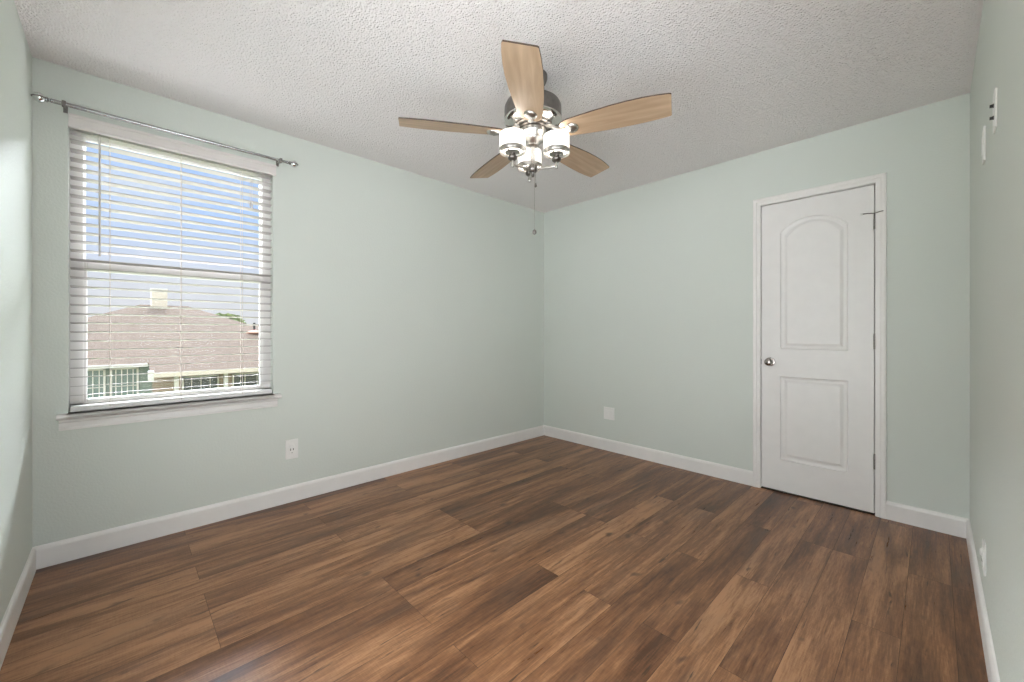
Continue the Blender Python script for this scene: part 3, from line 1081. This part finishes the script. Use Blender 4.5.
bm = bmesh.new()
front = [(-14.85, -7.95, 0.11), (-14.85, -2.71, 0.11), (-14.12, -2.71, -0.20), (-14.12, 8.0, -0.20), (-18.0, 8.0, 1.43), (-18.0, 0.75, 1.43), (-20.0, -1.25, 2.27), (-20.0, -2.8, 2.27)]
hv(bm, front)
hv(bm, [(-14.85, -7.95, 0.11), (-20.0, -2.8, 2.27), (-25.15, -7.95, 0.11)])
hv(bm, [(-25.15, -7.95, 0.11), (-20.0, -2.8, 2.27), (-20.0, -1.25, 2.27), (-25.15, 3.9, 0.11)])
hv(bm, [(-20.0, -1.25, 2.27), (-18.0, 0.75, 1.43), (-21.15, 3.9, 0.11), (-25.15, 3.9, 0.11)])
hv(bm, [(-18.0, 0.75, 1.43), (-18.0, 8.0, 1.43), (-21.9, 8.0, -0.2), (-21.9, 0.75, -0.2)])
bmesh.ops.remove_doubles(bm, verts=bm.verts, dist=0.001)
r = bmesh.ops.solidify(bm, geom=list(bm.faces), thickness=0.10)
obj('roof', bm, M['shingle'], hs)
obj('wall', box(-24.6 - HX, -7.4, 0, -15.2 - HX, 3.4, 0.02 - HZ), M['siding'], hs)
obj('brick_wall', box(-21.4 - HX, -2.62, 0, -15.1 - HX, 7.5, -0.12 - HZ), M['brick'], hs)['label'] = 'tan brick wall under the lower eave'
bm = bmesh.new()
add_box(bm, -20.3 - HX, -2.46, 1.6 - HZ, -19.7 - HX, -1.95, 2.92 - HZ)
ch_ = obj('chimney', bm, M['stucco'], hs)
obj('chimney_cap', box(-20.32 - HX, -2.48, 2.90 - HZ, -19.68 - HX, -1.93, 2.96 - HZ), M['white_ext'], ch_)
obj('gutter', box(-14.16 - HX, -2.73, -0.31 - HZ, -14.02 - HX, 8.0, -0.18 - HZ), M['stucco'], hs)
obj('gutter', box(-14.89 - HX, -7.95, 0.0 - HZ, -14.77 - HX, -2.74, 0.10 - HZ), M['white_ext'], hs)
obj('downspout', box(-14.2 - HX, -2.76, -0.42 - HZ, -14.0 - HX, -2.62, -0.10 - HZ), M['white_ext'], hs)
for y in (-2.05, -0.70, 1.6):
    obj('porch_post', box(-14.5 - HX, y - 0.06, 0, -14.36 - HX, y + 0.06, -0.25 - HZ), M['white_ext'], hs)


def hwin(y0, y1, z0, z1, x, gm, nx, nz):
    bm = bmesh.new()
    f = 0.05
    add_box(bm, x - 0.02 - HX, y0, z0 - HZ, x + 0.05 - HX, y0 + f, z1 - HZ)
    add_box(bm, x - 0.02 - HX, y1 - f, z0 - HZ, x + 0.05 - HX, y1, z1 - HZ)
    add_box(bm, x - 0.02 - HX, y0, z0 - HZ, x + 0.05 - HX, y1, z0 + f - HZ)
    add_box(bm, x - 0.02 - HX, y0, z1 - f - HZ, x + 0.05 - HX, y1, z1 - HZ)
    for k in range(1, nx):
        yy = y0 + (y1 - y0) * k / nx
        add_box(bm, x - 0.01 - HX, yy - 0.012, z0 - HZ, x + 0.035 - HX, yy + 0.012, z1 - HZ)
    for k in range(1, nz):
        zz = z0 + (z1 - z0) * k / nz
        add_box(bm, x - 0.01 - HX, y0, zz - 0.012 - HZ, x + 0.035 - HX, y1, zz + 0.012 - HZ)
    wf = obj('house_window', bm, M['white_ext'], hs)
    obj('pane', box(x - 0.01 - HX, y0 + 0.01, z0 + 0.01 - HZ, x + 0.015 - HX, y1 - 0.01, z1 - 0.01 - HZ), gm, wf)


hwin(-4.42, -3.72, -1.2, -0.03, -15.2, M['greenglass'], 5, 2)
hwin(-3.62, -2.95, -1.2, -0.03, -15.2, M['greenglass'], 5, 2)
hwin(-1.85, -0.80, -1.4, -0.42, -15.1, M['darkglass'], 4, 2)
hwin(-0.40, 1.2, -1.5, -0.42, -15.1, M['darkglass'], 4, 2)
bm = bmesh.new()
merge(bm, lathe([(0.045, 0), (0.045, 0.42)], 12, origin=(-17.3 - HX, 0.75, 1.10 - HZ)))
vp = obj('vent_pipe', bm, M['dark'], hs)
obj('flashing', lathe([(0.34, 0.0), (0.30, 0.05), (0.06, 0.12), (0.05, 0.14)], 16, origin=(-17.3 - HX, 0.75, 1.08 - HZ)), M['redroof'], vp)


def tree(x, y, top, rad, label, seed, flat=0.8):
    rnd = random.Random(seed)
    t = thing('tree', label, 'tree', (x, y, -2.9), 0, None)
    hgt = top + 2.9
    bm = tube([(0, 0, 0), (0.1, 0.05, hgt * 0.3), (0.0, 0.1, hgt * 0.65)], 0.2, 10, radii=[0.26, 0.19, 0.10])
    obj('trunk', bm, M['bark'], t, True)
    bm = bmesh.new()
    nleaf = 2600
    for q in range(nleaf):
        a, b_, rr = rnd.random() * 2 * PI, math.acos(2 * rnd.random() - 1), rad * (0.55 + 0.45 * rnd.random() ** 0.5)
        lump = 1 + 0.18 * math.sin(3 * a + seed) * math.sin(2 * b_ + seed)
        p = Vector((rr * lump * math.sin(b_) * math.cos(a), rr * lump * math.sin(b_) * math.sin(a), hgt - rad * flat + rr * flat * lump * math.cos(b_)))
        s = 0.13 + 0.10 * rnd.random()
        m3 = Matrix.Rotation(rnd.random() * 6.3, 3, 'Z') @ Matrix.Rotation(rnd.random() * 2.6, 3, 'X')
        vs = [bm.verts.new(p + m3 @ Vector(q2)) for q2 in ((-s, 0, 0), (0, -s * 0.5, 0.03), (s, 0, 0), (0, s * 0.5, 0.03))]
        bm.faces.new(vs)
    fo = obj('foliage', bm, M['leaves'], t)
    return t


tree(-31.0, 1.85, 2.35, 1.25, 'green tree crown rising behind the right end of the neighbor roof', 3)
tree(-34.0, 0.75, 2.55, 1.0, 'smaller green tree peeking over the sloping right edge of the neighbor roof', 5)

# far house on the left horizon
fh = thing('far_house', 'distant house roof on the left horizon beyond the neighbor house', 'house', (-52.0, -6.5, -2.9))
obj('wall', box(-4, -5, 0, 4, 5, 2.9), M['stucco'], fh)
bm = bmesh.new()
vs = [bm.verts.new(c) for c in ((4.5, -5.5, 2.8), (4.5, 5.5, 2.8), (-4.5, 5.5, 2.8), (-4.5, -5.5, 2.8), (0, -1.6, 4.65), (0, 1.6, 4.65))]
for q in ((0, 1, 5, 4), (1, 2, 5), (2, 3, 4, 5), (3, 0, 4), (3, 2, 1, 0)):
    bm.faces.new([vs[i] for i in q])
obj('roof', bm, M['shingle'], fh)
